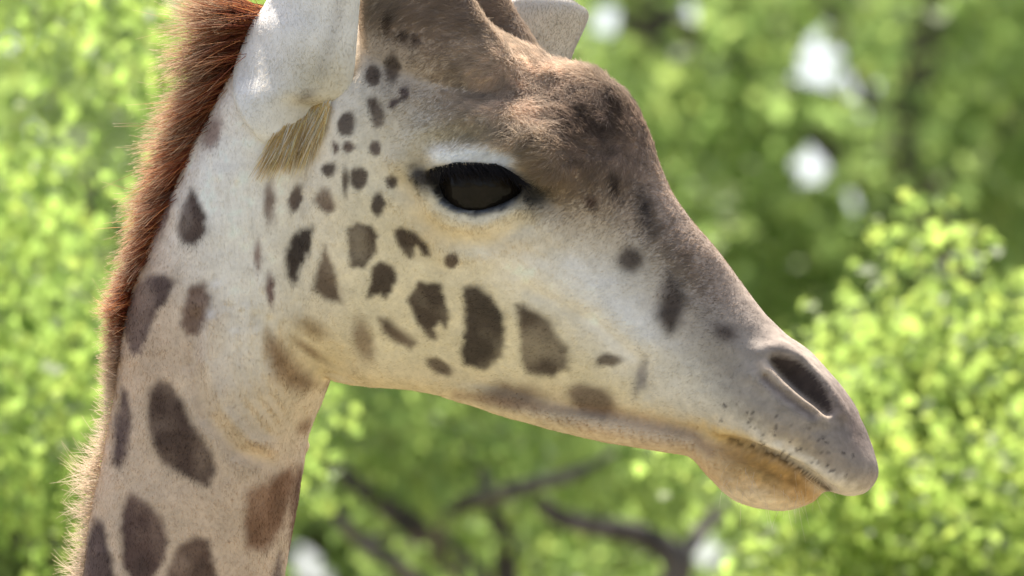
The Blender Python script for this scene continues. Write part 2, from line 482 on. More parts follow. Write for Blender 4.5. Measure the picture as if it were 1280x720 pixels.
# lower jaw with the drooping lower lip
head_loft([
    (560, 440, 560, 498, .028, E, 1),
    (640, 470, 640, 523, .040, E, .9),
    (740, 500, 740, 549, .042, E, .9),
    (820, 520, 820, 563, .042, E, .9),
    (872, 530, 868, 572, .044, E, .9),
    (902, 540, 893, 600, .047, E, .9),
    (940, 552, 922, 627, .048, E, .9),
    (975, 568, 970, 637, .045, E, .9),
    (1008, 586, 1006, 630, .034, E, .9),
    (1026, 600, 1026, 615, .017, E, 1),
    (1032, 607, 1032, 610, .004, E, 1)])
# ossicones (near and far)
for side in (-1, 1):
    dx = 0 if side < 0 else 0
    head_loft([
        (640, 230, 530, 235, .020, E, 1),
        (664, 150, 500, 160, .030, E, 1),
        (668, 100, 482, 100, .040, E, 1),
        (652, 66, 472, 62, .043, E, 1),
        (632, 35, 466, 25, .041, E, 1),
        (610, 0, 464, -10, .036, E, 1),
        (582, -60, 462, -70, .030, E, 1),
        (562, -120, 468, -125, .028, E, 1),
        (552, -170, 470, -170, .032, E, 1),
        (540, -200, 482, -198, .022, E, 1),
        (520, -212, 500, -210, .008, E, 1)], m=40, sub=5, lat_off=side * 0.050 + (.022 if side > 0 else 0))

# neck
def neck_loft(st, m=56, sub=7):
    A = catmull(st, sub); th = np.linspace(0, 2 * math.pi, m, endpoint=False); R = []
    for lx, ly, rx, ry, W, Y in A:
        L = np.array([(lx - 640) * S, Y, (360 - ly) * S]); Rr = np.array([(rx - 640) * S, Y, (360 - ry) * S])
        c = (L + Rr) / 2; h = (L - Rr) / 2
        s = np.sign(np.sin(th)) * np.abs(np.sin(th)) ** .9
        R.append(c + np.cos(th)[:, None] * h + (s * W)[:, None] * np.array([SA * .5, CA, 0]))
    add_rings(np.array(R))
neck_loft([
    (330, 40, 520, 60, .050, .045),
    (290, 90, 500, 150, .070, .048),
    (250, 165, 470, 260, .082, .052),
    (218, 232, 440, 370, .086, .056),
    (190, 300, 420, 450, .087, .060),
    (166, 360, 403, 497, .086, .063),
    (151, 425, 390, 530, .086, .066),
    (141, 500, 382, 556, .086, .068),
    (128, 570, 377, 582, .087, .07),
    (114, 640, 369, 634, .088, .072),
    (103, 720, 355, 716, .090, .075),
    (80, 860, 338, 850, .095, .08),
    (40, 1060, 315, 1040, .105, .09),
    (-10, 1280, 300, 1250, .115, .10)])

V = np.concatenate(VV); tmp = mesh_obj('giraffe_head_raw', V, FF, None)
md = tmp.modifiers.new('r', 'REMESH'); md.mode = 'VOXEL'; md.voxel_size = 0.003
md = tmp.modifiers.new('s', 'SMOOTH'); md.factor = 0.5; md.iterations = 8
dg = bpy.context.evaluated_depsgraph_get()
me = bpy.data.meshes.new_from_object(tmp.evaluated_get(dg))
bpy.data.objects.remove(tmp)

def mesh_np(me):
    P = np.empty(len(me.vertices) * 3, np.float32); me.vertices.foreach_get('co', P)
    me.calc_loop_triangles()
    T = np.empty(len(me.loop_triangles) * 3, np.int32); me.loop_triangles.foreach_get('vertices', T)
    return P.reshape(-1, 3).astype(float), T.reshape(-1, 3)

def normals(P, T):
    n = np.cross(P[T[:, 1]] - P[T[:, 0]], P[T[:, 2]] - P[T[:, 0]])
    N = np.zeros_like(P)
    for k in range(3):
        for c in range(3):
            N[:, c] += np.bincount(T[:, k], n[:, c], len(P))
    return N / (np.linalg.norm(N, axis=1, keepdims=True) + 1e-12)

HP, HT = mesh_np(me)
bpy.data.meshes.remove(me)
HN = normals(HP, HT)

def head_px(P):
    """photo pixel of a point, far-side points mirrored to the near side; lateral distance"""
    l = (P[:, 0] - XREF) * SA + P[:, 1] * CA
    neck = smoothstep(480, 620, 360 - P[:, 2] / S) * smoothstep(470, 400, P[:, 0] / S + 640)
    l = l - 0.0 * neck
    Q = P - 2 * np.clip(l, 0, None)[:, None] * LAT
    return Q[:, 0] / S + 640, 360 - Q[:, 2] / S, l

def poly_sd(px, py, poly):
    """signed distance to a polygon in px (inside negative)"""
    poly = np.asarray(poly, float); d = np.full(len(px), 1e9); ins = np.zeros(len(px), bool)
    n = len(poly)
    for i in range(n):
        a = poly[i]; b = poly[(i + 1) % n]; e = b - a
        wx = px - a[0]; wy = py - a[1]
        t = np.clip((wx * e[0] + wy * e[1]) / (e @ e), 0, 1)
        d = np.minimum(d, np.hypot(wx - e[0] * t, wy - e[1] * t))
        c = (a[1] > py) != (b[1] > py)
        with np.errstate(divide='ignore', invalid='ignore'):
            xi = (b[0] - a[0]) * (py - a[1]) / (b[1] - a[1]) + a[0]
        ins ^= c & (px < xi)
    return np.where(ins, -d, d)

def gau(px, py, cx, cy, rx, ry, ang=0):
    c, s = math.cos(math.radians(ang)), math.sin(math.radians(ang))
    u = ((px - cx) * c + (py - cy) * s) / rx; v = (-(px - cx) * s + (py - cy) * c) / ry
    return np.exp(-0.5 * (u * u + v * v))

EYE_POLY = [(538, 219), (554, 212), (580, 209), (612, 210), (632, 216), (647, 230), (651, 239), (639, 249), (618, 258), (594, 262), (570, 257), (551, 243)]
NOSTRIL = [(954, 445), (968, 441), (992, 449), (1016, 467), (1035, 491), (1044, 514), (1037, 520), (1022, 508), (1004, 495), (985, 479), (967, 461)]
def closed(pl, n=5):
    q = catmull(pl[-2:] + pl + pl[:2], n)
    return [tuple(v) for v in q[2 * n:-2 * n - 1 + n]]
EYE_POLY = closed(EYE_POLY); NOSTRIL = [(1000 + (x - 1000) * .93 + .10 * (481 - y), 481 + (y - 481) * .93 - .10 * (x - 1000) * .2) for x, y in NOSTRIL]; NOSTRIL = closed(NOSTRIL)
MOUTH = [(886, 546), (912, 549), (936, 556), (972, 570), (1002, 588), (1034, 611)]

def sculpt(px, py, side_on):
    """relief in metres along the normal"""
    h = np.zeros(len(px))
    h += 0.012 * gau(px, py, 590, 232, 62, 46)                         # eye bulge
    h += 0.010 * np.exp(-0.5 * (line_d(px, py, [(505, 205), (530, 172), (580, 152), (630, 158), (672, 182), (697, 215)]) / 15) ** 2)   # brow ridge
    h += 0.005 * np.exp(-0.5 * (line_d(px, py, [(545, 195), (580, 188), (625, 190), (648, 200)]) / 9) ** 2)   # upper lid
    h += 0.0045 * np.exp(-0.5 * (line_d(px, py, [(525, 225), (545, 260), (575, 278), (610, 280), (650, 262)]) / 7) ** 2)  # lower lid
    h -= 0.0035 * np.exp(-0.5 * (line_d(px, py, [(505, 235), (528, 272), (565, 300), (610, 304), (660, 282)]) / 8) ** 2)  # groove under the lid
    h += 0.003 * np.exp(-0.5 * (line_d(px, py, [(490, 240), (515, 288), (560, 318), (610, 320)]) / 10) ** 2)
    h -= 0.006 * gau(px, py, 676, 245, 20, 10, 30)                     # inner corner
    h -= 0.006 * gau(px, py, 760, 300, 70, 40, 40)
    h += 0.006 * gau(px, py, 600, 390, 90, 50, 15)                     # cheek
    h += 0.004 * np.exp(-0.5 * (line_d(px, py, [(640, 320), (720, 370), (800, 430)]) / 16) ** 2)
    h -= 0.003 * np.exp(-0.5 * (line_d(px, py, [(660, 360), (740, 400), (800, 450), (806, 490)]) / 7) ** 2)
    h -= 0.0025 * np.exp(-0.5 * (line_d(px, py, [(570, 492), (660, 508), (760, 515), (860, 537)]) / 6) ** 2)   # lower jaw line
    h += 0.004 * np.exp(-0.5 * (line_d(px, py, [(450, 470), (560, 480), (700, 525), (840, 556)]) / 12) ** 2)
    h -= 0.007 * gau(px, py, 425, 465, 26, 16, 30)                     # behind the jaw
    # mouth
    h -= 0.019 * smoothstep(880, 940, px) * np.exp(-0.5 * (line_d(px, py, MOUTH) / 4.0) ** 2)
    h -= 0.006 * np.exp(-0.5 * (line_d(px, py, [(915, 561), (950, 574), (985, 592), (1018, 612)]) / 8) ** 2)
    h += 0.0055 * np.exp(-0.5 * (line_d(px, py, [(900, 538), (950, 550), (1000, 575), (1040, 600)]) / 8) ** 2)
    h -= 0.003 * gau(px, py, 884, 560, 7, 16)
    # nostril with its folds
    sd = poly_sd(px, py, NOSTRIL)
    h -= 0.020 * smoothstep(6, -13, sd)
    h += 0.0035 * np.exp(-0.5 * (line_d(px, py, [(948, 440), (975, 432), (1010, 452), (1040, 485), (1050, 515)]) / 7) ** 2)
    h += 0.0028 * np.exp(-0.5 * (line_d(px, py, [(950, 458), (972, 484), (1003, 507), (1030, 527)]) / 6) ** 2)
    h -= 0.004 * np.exp(-0.5 * (line_d(px, py, [(955, 472), (985, 497), (1015, 517)]) / 4) ** 2)
    h += 0.002 * np.exp(-0.5 * (line_d(px, py, [(940, 470), (975, 505), (1010, 527)]) / 6) ** 2)
    # throat fold
    k0 = h.copy()
    h += 0.010 * gau(px, py, 330, 480, 48, 75, -20)
    h += 0.007 * np.exp(-0.5 * (line_d(px, py, [(262, 400), (258, 450), (275, 510), (305, 548), (345, 566), (366, 565)]) / 7) ** 2)
    h -= 0.007 * np.exp(-0.5 * (line_d(px, py, [(246, 400), (243, 455), (260, 520), (297, 562), (345, 580), (366, 578)]) / 8) ** 2)
    for k in range(5):
        o = k * 17
        h -= 0.0030 * np.exp(-0.5 * (line_d(px, py, [(286 + o, 385 + o * .3), (283 + o, 440 + o * .2), (300 + o, 500 - o * .25), (330 + o * .8, 540 - o * .5), (380 + o * .3, 552 - o * .7)]) / 4.2) ** 2)
    for k in range(5):
        h -= 0.0026 * np.exp(-0.5 * (line_d(px, py, [(258 + k * 13, 190 + (k * 37) % 70), (268 + k * 12, 290), (270 + k * 12, 350 + (k * 29) % 60)]) / 4.2) ** 2) * smoothstep(175, 260, py)
    h = k0 + (h - k0) * smoothstep(385, 335, px) * side_on
    # ear root
    h += 0.008 * gau(px, py, 350, 135, 36, 34)
    # veins and small unevenness of the skull
    h += 0.0025 * np.exp(-0.5 * (line_d(px, py, [(600, 95), (680, 150), (730, 200), (770, 215)]) / 14) ** 2)
    h += 0.003 * gau(px, py, 900, 420, 30, 20, 40) + 0.003 * gau(px, py, 850, 310, 30, 14, 50)
    return h

px, py, hl = head_px(HP)
facing = smoothstep(0.10, 0.45, np.abs(HN @ LAT))
HP = HP + HN * (sculpt(px, py, smoothstep(.40, .80, np.abs(HN @ LAT))) * facing)[:, None]
HP = HP + HN * ((0.0012 + .0022 * gau(px, py, 700, 140, 80, 60, 25)) * fnoise(HP, 28, 3))[:, None]
# even out the lips where the relief is steepest
ed_ = np.concatenate([HT[:, [0, 1]], HT[:, [1, 2]], HT[:, [2, 0]]])
wm = np.exp(-0.5 * (line_d(px, py, MOUTH) / 9) ** 2)[:, None] * .8
for _ in range(5):
    A_ = np.zeros_like(HP); cnt = np.bincount(ed_.ravel(), minlength=len(HP))[:, None]
    for c_ in range(3):
        A_[:, c_] = np.bincount(ed_[:, 0], HP[ed_[:, 1], c_], len(HP)) + np.bincount(ed_[:, 1], HP[ed_[:, 0], c_], len(HP))
    HP = HP + (A_ / np.maximum(cnt, 1) - HP) * wm
# open the lids round the eye
near = hl < 0
sd = poly_sd(px, py, EYE_POLY)
facing2 = np.abs(HN @ LAT) > 0.35
eye_v = (np.abs(px - 592) < 6) & (np.abs(py - 236) < 6) & near & facing2
eye_front = HP[eye_v].mean(0)
HP = HP + np.where(facing2 & (sd < 6), 0.020 * smoothstep(2.5, -3.5, sd), 0)[:, None] * np.where(near, 1, -1)[:, None] * LAT
HN = normals(HP, HT)

# ---- coat colours (the hair's own colour, with some sunlight and shade painted in)
K = lambda r, g, b: srgb(r, g, b)
TAN = K(196, 172, 148); CREAM = K(214, 202, 170); WHITE = K(226, 222, 216); BROWN = K(142, 121, 104); DARK = K(72, 57, 46)
GREY = K(138, 128, 118); OCHRE = K(204, 160, 84); BLACK = K(20, 18, 18); MIDB = K(156, 139, 122); PUR = K(92, 72, 68)
BLOBS = [  # cx, cy, rx, ry, angle, colour, strength
    (560, 110, 90, 80, 0, MIDB, .75), (540, 20, 70, 60, 0, BROWN, .9), (470, 40, 26, 60, 0, K(120, 105, 92), .7),
    (690, 120, 75, 55, 20, K(204, 182, 160), .95), (760, 190, 60, 80, 30, BROWN, 1.0), (800, 240, 40, 80, -35, BROWN, 1.0),  # first entry: sunlight on the forehead, painted in as a paler coat
    (880, 330, 30, 90, -38, BROWN, .95), (960, 410, 28, 70, -40, K(154, 136, 120), .95),
    (560, 175, 60, 22, 0, K(176, 164, 136), .7), (715, 250, 45, 30, 30, K(150, 128, 100), .7), (760, 330, 60, 60, 0, K(170, 156, 138), .6),
    (850, 400, 45, 50, 30, K(140, 124, 110), .8), (920, 460, 60, 45, 30, GREY, .9), (1010, 520, 70, 55, 35, GREY, .95), (1050, 560, 45, 50, 30, K(134, 123, 113), .95),
    (1060, 520, 14, 45, -25, K(116, 96, 84), .7), (1010, 478, 40, 14, 45, K(124, 108, 96), .7), (930, 490, 50, 18, 30, K(146, 136, 126), .6),
    (680, 340, 90, 35, 25, WHITE, .8), (780, 420, 60, 30, 35, WHITE, .8), (850, 490, 50, 25, 35, K(206, 200, 190), .8),
    (600, 300, 80, 14, 5, K(214, 190, 140), .5), (520, 265, 14, 45, -30, K(206, 180, 130), .5),
    (480, 470, 70, 16, 5, K(206, 182, 132), .7), (600, 490, 120, 18, 9, K(210, 188, 144), .7), (780, 535, 110, 18, 12, K(196, 168, 136), .8),
    (940, 600, 55, 34, 10, K(198, 164, 112), .95), (960, 590, 48, 14, 22, K(200, 156, 74), .85), (1000, 608, 28, 13, 25, K(184, 138, 62), .85), (930, 624, 50, 13, 10, K(214, 196, 172), .8), (920, 545, 45, 9, 12, K(208, 180, 120), .8),
    (990, 572, 60, 8, 32, K(216, 208, 196), .8), (1050, 610, 26, 10, 20, K(212, 200, 184), .8),
    (330, 330, 80, 110, 0, WHITE, .85), (290, 230, 50, 70, 0, WHITE, .9), (300, 430, 45, 60, 0, WHITE, .7), (360, 140, 60, 70, 0, WHITE, .9), (378, 165, 20, 26, 25, K(214, 186, 136), .8),
    (340, 510, 60, 40, 0, K(198, 178, 146), .7), (390, 440, 50, 30, 30, K(206, 182, 130), .7),
    (200, 430, 60, 60, 0, K(190, 162, 134), .6), (430, 300, 70, 90, 0, CREAM, .5), (540, 420, 110, 50, 10, CREAM, .6),
]
SP = [  # polygons: points, colour, softness px
    ([(434, 285), (445, 280), (462, 282), (474, 295), (472, 315), (455, 335), (440, 335), (436, 310)], DARK, 3),
    ([(493, 288), (502, 284), (520, 292), (533, 305), (537, 320), (528, 318), (520, 308), (514, 316), (514, 326), (505, 318), (495, 303)], DARK, 3),
    ([(465, 335), (478, 327), (492, 332), (496, 350), (490, 362), (482, 373), (475, 366), (458, 372), (463, 352)], DARK, 3),
    ([(510, 375), (525, 353), (550, 355), (556, 375), (562, 400), (555, 408), (548, 400), (543, 412), (546, 424), (535, 422), (522, 402)], DARK, 3),
    ([(579, 360), (595, 358), (615, 372), (627, 390), (632, 420), (628, 445), (605, 462), (580, 455), (575, 440), (582, 405)], K(66, 54, 46), 4),
    ([(645, 382), (655, 380), (685, 400), (695, 420), (708, 435), (709, 460), (690, 472), (660, 465), (652, 450), (652, 420)], K(84, 70, 58), 5),
    ([(472, 397), (485, 400), (518, 425), (515, 436), (500, 430), (480, 415)], K(104, 86, 70), 5),
    ([(408, 308), (420, 335), (427, 378), (405, 372), (391, 362), (398, 335)], K(104, 86, 70), 5),
    ([(357, 312), (375, 285), (391, 283), (390, 305), (378, 330), (366, 358), (358, 345)], K(62, 48, 42), 4),
    ([(392, 252), (402, 236), (412, 236), (422, 258), (412, 266)], K(104, 84, 70), 4),
    ([(458, 123), (470, 122), (481, 142), (478, 160), (470, 160), (462, 142)], DARK, 3),
    ([(333, 415), (350, 425), (375, 460), (398, 482), (375, 490), (345, 475), (332, 440)], K(138, 110, 78), 10),
    ([(835, 340), (850, 350), (858, 380), (850, 405), (835, 418), (820, 395)], K(70, 58, 50), 10),
    ([(238, 237), (248, 245), (258, 270), (256, 292), (243, 308), (228, 303), (221, 285), (228, 258)], K(78, 58, 50), 4),
    ([(185, 345), (205, 342), (217, 350), (210, 370), (197, 390), (185, 415), (176, 442), (165, 440), (153, 410), (150, 385), (165, 362)], PUR, 4),
    ([(238, 358), (255, 352), (262, 370), (258, 400), (248, 418), (235, 420), (227, 405), (232, 375)], K(106, 80, 68), 5),
    ([(152, 485), (160, 490), (164, 530), (158, 570), (148, 585), (139, 580), (143, 530)], PUR, 5),
    ([(185, 490), (200, 476), (215, 480), (225, 498), (240, 530), (262, 560), (269, 585), (260, 607), (240, 600), (205, 580), (190, 555), (184, 520)], K(74, 54, 46), 5),
    ([(165, 615), (178, 625), (200, 645), (210, 670), (205, 700), (190, 725), (170, 735), (155, 710), (150, 660), (155, 630)], K(88, 64, 58), 5),
    ([(118, 648), (130, 655), (140, 700), (145, 740), (135, 790), (95, 790), (104, 690)], PUR, 5),
    ([(225, 680), (245, 670), (260, 675), (270, 710), (275, 760), (250, 800), (215, 780), (210, 715)], K(92, 68, 56), 5),
    ([(310, 615), (330, 605), (365, 582), (372, 600), (352, 660), (330, 690), (308, 685), (305, 650)], K(122, 86, 60), 7),
    ([(350, 690), (362, 680), (355, 760), (325, 770), (335, 740)], PUR, 5),
]
SPE = [  # ellipses: cx, cy, rx, ry, angle, colour, softness
    (565, 326, 9, 9, 0, K(84, 66, 54), 3), (760, 450, 17, 9, -5, K(92, 80, 70), 4), (550, 458, 18, 9, 25, K(96, 80, 64), 4),
    (640, 495, 40, 15, 5, K(122, 102, 82), 9), (740, 500, 32, 18, 20, K(112, 94, 78), 7), (455, 425, 13, 27, -15, K(138, 118, 92), 8),
    (338, 252, 8, 26, 0, K(120, 100, 88), 5), (370, 247, 8, 17, 15, K(84, 66, 58), 3), (432, 228, 4, 17, 0, DARK, 3), (449, 224, 12, 15, 0, DARK, 3),
    (472, 256, 9, 14, 0, K(58, 46, 42), 3), (412, 212, 9, 9, 0, K(72, 58, 50), 3), (433, 155, 10, 16, 10, K(76, 62, 54), 3), (436, 184, 9, 7, 0, K(90, 70, 60), 3),
    (419, 186, 3.5, 9, -10, K(84, 62, 54), 2), (470, 186, 8, 9, 0, K(88, 72, 62), 3), (466, 95, 10, 13, 0, DARK, 3), (491, 85, 10, 17, 0, DARK, 4),
    (493, 128, 9, 6, -20, K(70, 54, 50), 3), (506, 117, 6, 9, 10, K(70, 54, 50), 3), (488, 28, 6, 18, 0, DARK, 4), (505, 47, 8, 10, 0, DARK, 4), (520, 52, 6, 9, 10, K(74, 58, 50), 4),
    (490, 228, 7, 8, 0, K(70, 56, 50), 3), (323, 320, 4, 20, 0, K(124, 98, 88), 3), (338, 362, 5, 20, -5, K(110, 82, 76), 3), (390, 410, 20, 10, 30, K(160, 138, 104), 8),
    (385, 437, 22, 5, 35, K(140, 116, 84), 5), (787, 325, 16, 16, 0, K(72, 60, 52), 9), (808, 262, 10, 26, -20, K(56, 46, 40), 9), (770, 232, 8, 16, -15, K(74, 58, 48), 7),
    (740, 252, 10, 9, 0, K(88, 64, 48), 7), (905, 415, 16, 11, 20, K(78, 66, 58), 8), (265, 165, 11, 22, 20, K(150, 126, 116), 6), (203, 268, 7, 36, 18, K(128, 104, 98), 4),
    (380, 535, 8, 12, 30, K(150, 122, 94), 6), (740, 160, 28, 16, 20, K(96, 80, 70), 16), (770, 130, 10, 25, -20, K(80, 64, 54), 10), (800, 470, 7, 22, 15, K(140, 134, 134), 6),
]
frk = np.random.default_rng(3)
FRECK = [(x, y) for x, y in zip(frk.uniform(900, 1078, 110), frk.uniform(490, 600, 110)) if 0 < (y - (500 + (x - 930) * 0.42)) < 46]

def coat(P, px, py, l):
    n = len(px)
    n1 = fnoise(P, 45, 3, 1); n2 = fnoise(P, 160, 2, 5)
    C = np.tile(TAN, (n, 1))
    hd = smoothstep(380, 460, px) * smoothstep(620, 520, py)
    C = C * (1 - hd[:, None]) + CREAM * hd[:, None]
    qx = px + n1 * 9; qy = py + np.roll(n1, 1) * 3 + n2 * 4
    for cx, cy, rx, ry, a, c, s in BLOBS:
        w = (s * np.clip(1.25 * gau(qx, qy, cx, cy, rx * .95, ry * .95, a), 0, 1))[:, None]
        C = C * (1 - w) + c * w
    n3 = fnoise(P, 32, 2, 77)
    qx = px + n1 * 1.6 + n2 * 2.0; qy = py + vnoise(P, 90, 9) * 2.0 + n2 * 1.5
    for pl, c, s in SP:
        pl = np.array(pl); lo = pl.min(0) - 16; hi = pl.max(0) + 16
        i = np.where((qx > lo[0]) & (qx < hi[0]) & (qy > lo[1]) & (qy < hi[1]))[0]
        if len(i):
            w = smoothstep(s + 1.5, -s - 1.5, poly_sd(qx[i], qy[i], pl) - .5)[:, None] * np.clip(.93 - .20 * n3[i], .55, .97)[:, None]
            C[i] = C[i] * (1 - w) + c * (1 + .35 * n3[i])[:, None] * w
    for cx, cy, rx, ry, a, c, s in SPE:
        i = np.where((np.abs(qx - cx) < rx + ry + 16) & (np.abs(qy - cy) < rx + ry + 16))[0]
        if len(i):
            ca, sa = math.cos(math.radians(a)), math.sin(math.radians(a))
            u = ((qx[i] - cx) * ca + (qy[i] - cy) * sa) / rx; v = (-(qx[i] - cx) * sa + (qy[i] - cy) * ca) / ry
            dd = (np.hypot(u, v) - 1) * min(rx, ry)
            w = smoothstep(s, -s, dd)[:, None] * 0.93
            C[i] = C[i] * (1 - w) + c * w
    # eye rim, lids
    sd = poly_sd(px, py, EYE_POLY)
    w = smoothstep(12, 2, sd + n2 * 4 + 9 * smoothstep(218, 204, py))[:, None]; C = C * (1 - w) + K(34, 31, 30) * w
    w = np.clip(1.3 * gau(px, py, 666, 243, 19, 12, 15), 0, 1)[:, None]; C = C * (1 - w) + K(52, 48, 42) * w
    w = .8 * np.exp(-0.5 * (line_d(px, py, [(552, 254), (570, 264), (594, 268), (622, 263), (642, 254)]) / 2.2) ** 2)[:, None]; C = C * (1 - w) + K(84, 86, 90) * w
    w = np.clip(1.2 * gau(px, py, 526, 222, 10, 14, -30), 0, 1)[:, None]; C = C * (1 - w) + K(60, 54, 48) * w
    w = np.exp(-0.5 * (line_d(px, py, [(550, 196), (580, 193), (618, 196), (636, 201)]) / 8.5) ** 2)[:, None]; C = C * (1 - w) + K(244, 244, 248) * w
    # nostril, mouth
    w = smoothstep(3, -3, poly_sd(px, py, NOSTRIL))[:, None]; C = C * (1 - w) + K(58, 47, 42) * w
    w = 0.8 * np.exp(-0.5 * (line_d(px, py, [(955, 472), (985, 497), (1015, 517)]) / 5) ** 2)[:, None]; C = C * (1 - w) + K(92, 76, 68) * w
    w = 0.7 * np.exp(-0.5 * (line_d(px, py, [(950, 455), (975, 480), (1005, 503), (1030, 522)]) / 4) ** 2)[:, None]; C = C * (1 - w) + K(180, 160, 136) * w
    w = 0.9 * np.exp(-0.5 * (line_d(px, py, MOUTH[1:]) / 3.0) ** 2)[:, None]; C = C * (1 - w) + K(66, 48, 32) * w  # shade of the mouth gap, painted as a dark line
    w = 0.5 * np.exp(-0.5 * (line_d(px, py, [(570, 493), (660, 508), (760, 515), (865, 540), (886, 565)]) / 5) ** 2)[:, None]; C = C * (1 - w) + K(140, 110, 88) * w
    for fx, fy in FRECK:
        i = np.where((np.abs(px - fx) < 5) & (np.abs(py - fy) < 5))[0]
        if len(i):
            w = smoothstep(2.8, 0.8, np.hypot(px[i] - fx, py[i] - fy))[:, None] * .75; C[i] = C[i] * (1 - w) + K(62, 52, 50) * w
    # crown of the ossicones is dark
    w = smoothstep(-120, -165, py)[:, None]; C = C * (1 - w) + K(34, 28, 26) * w
    # lower neck beyond the traced spots
    lo = py > 770
    if lo.any():
        idx = np.where(lo)[0]; C[idx] = net_pattern(P[idx])
    C = C * (1 + 0.10 * n1 + 0.08 * n2)[:, None]
    lum = (C @ np.array([.25, .6, .15]))[:, None]
    C = (C * .86 + lum * .14) * np.array([1.06, 1.03, .98]) + 0.004
    lip = gau(px, py, 955, 600, 45, 24, 12) + .6 * gau(px, py, 1000, 510, 80, 55, 30)
    C = C * (1 + .28 * lip * (fnoise(P, 150, 2, 91) + .5 * fnoise(P, 420, 1, 95)))[:, None]
    mot = smoothstep(.34, .16, lum[:, 0]) * smoothstep(430, 500, px) * smoothstep(330, 270, py - .85 * (px - 780).clip(0))
    C = C * (1 + .30 * mot * (fnoise(P, 130, 2, 61) + .5 * fnoise(P, 330, 1, 66)))[:, None]
    return np.clip(C, 0.004, 0.80)

NETC = np.random.default_rng(11).uniform([-3, -1, -4.2], [1, 1, 0.2], (620, 3))
def net_pattern(P):
    """brown patches parted by pale lines, for the neck base, trunk and legs"""
    out = np.empty((len(P), 3))
    for k in range(0, len(P), 4000):
        q = P[k:k + 4000]
        d = np.linalg.norm(q[:, None, :] - NETC[None], axis=2); d.partition(1, axis=1)
        w = smoothstep(0.018, 0.032, d[:, 1] - d[:, 0])[:, None]
        out[k:k + 4000] = TAN * (1 - w) + K(110, 76, 54) * w
    return out

px, py, hl = head_px(HP)
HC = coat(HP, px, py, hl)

# ---- ears: thick curved blades, part of the same body mesh
def blade(rows, thick, m=18, sub=6):
    """rows from root to tip: left (px,py,depth), right (px,py,depth), bulge towards the camera"""
    A = catmull([list(r[0]) + list(r[1]) + [r[2]] for r in rows], sub); u = np.linspace(0, 1, m)
    G = []
    for a in A:
        L, R, b = a[:3], a[3:6], a[6]
        p = L + (R - L) * u[:, None]
        G.append(np.stack([(p[:, 0] - 640) * S, p[:, 2] - b * np.sin(math.pi * u) ** .8, (360 - p[:, 1]) * S], 1))
    G = np.array(G); n = len(G)
    du = np.gradient(G, axis=1); dv = np.gradient(G, axis=0); N = np.cross(du, dv); N /= np.linalg.norm(N, axis=2, keepdims=True) + 1e-9
    ring_a = (G + N * thick / 2); ring_b = (G - N * thick / 2)
    Vv = np.concatenate([ring_a.reshape(-1, 3), ring_b.reshape(-1, 3)]); off = n * m; F = []
    for i in range(n - 1):
        for j in range(m - 1):
            F.append((i * m + j, i * m + j + 1, (i + 1) * m + j + 1, (i + 1) * m + j))
            F.append((off + i * m + j, off + (i + 1) * m + j, off + (i + 1) * m + j + 1, off + i * m + j + 1))
        for j in (0, m - 1):
            F.append((i * m + j, (i + 1) * m + j, off + (i + 1) * m + j, off + i * m + j))
    for i in (0, n - 1):
        for j in range(m - 1):
            F.append((i * m + j, off + i * m + j, off + i * m + j + 1, i * m + j + 1))
    return Vv, np.array(F)

surf = lambda x, y: HP[np.argmin((px - x) ** 2 + (py - y) ** 2 + 1e9 * (hl > 0))][1]
y_ear = surf(345, 150)
def on(x, y, k): return (x, y, min(surf(x, y), y_ear + .035) + k)
ear_near = blade([
    (on(336, 182, .002), on(352, 190, .006), .001),
    (on(318, 164, -.006), on(364, 174, .000), .005),
    (on(303, 144, -.010), on(378, 149, -.004), .010),
    (on(294, 120, -.008), (391, 130, y_ear - .004), .018),
    ((294, 92, y_ear + .042), (417, 126, y_ear - .016), .026),
    ((299, 73, y_ear + .048), (435, 114, y_ear - .022), .026),
    ((307, 52, y_ear + .053), (442, 90, y_ear - .024), .026),
    ((317, 29, y_ear + .054), (445, 58, y_ear - .024), .026),
    ((335, 2, y_ear + .054), (448, 20, y_ear - .026), .026),
    ((352, -50, y_ear + .044), (452, -40, y_ear - .034), .024),
    ((374, -105, y_ear + .020), (446, -100, y_ear - .040), .018),
    ((404, -150, y_ear - .012), (428, -150, y_ear - .040), .006)], .005)
def fe(x, y): return (x, y, .085 + (x - 560) * .00055 - (100 - y) * .00022)
ear_far = blade([
    (fe(560, 100), fe(640, 125), .004),
    (fe(585, 50), fe(700, 92), .010),
    (fe(612, 15), fe(717, 58), .012),
    (fe(645, -2), fe(730, 30), .012),
    (fe(680, -6), fe(734, 16), .008),
    (fe(712, -2), fe(728, 8), .002)], .005)
EP = np.concatenate([ear_near[0], ear_far[0]]); EF = np.concatenate([ear_near[1], ear_far[1] + len(ear_near[0])])
epx = EP[:, 0] / S + 640; epy = 360 - EP[:, 2] / S
EC = np.tile(K(226, 220, 210), (len(EP), 1))
w = np.clip(gau(epx, epy, 400, 100, 45, 30), 0, 1)[:, None]; EC = EC * (1 - w) + K(214, 198, 160) * w
w = .35 * np.exp(-0.5 * (line_d(epx, epy, [(402, 90), (415, 50), (425, 10), (430, -40)]) / 6) ** 2)[:, None]; EC = EC * (1 - w) + K(150, 140, 130) * w
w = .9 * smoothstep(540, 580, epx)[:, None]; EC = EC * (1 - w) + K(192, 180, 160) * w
w = .75 * gau(epx, epy, 383, 121, 9, 5, -30)[:, None] * (epx < 500)[:, None]; EC = EC * (1 - w) + K(120, 108, 100) * w  # shade in the notch beside the ear lobe, painted dark
EC = EC * .7 + .3 * EC.mean(1, keepdims=True)
EC *= (1 + 0.10 * fnoise(EP, 60, 3))[:, None]

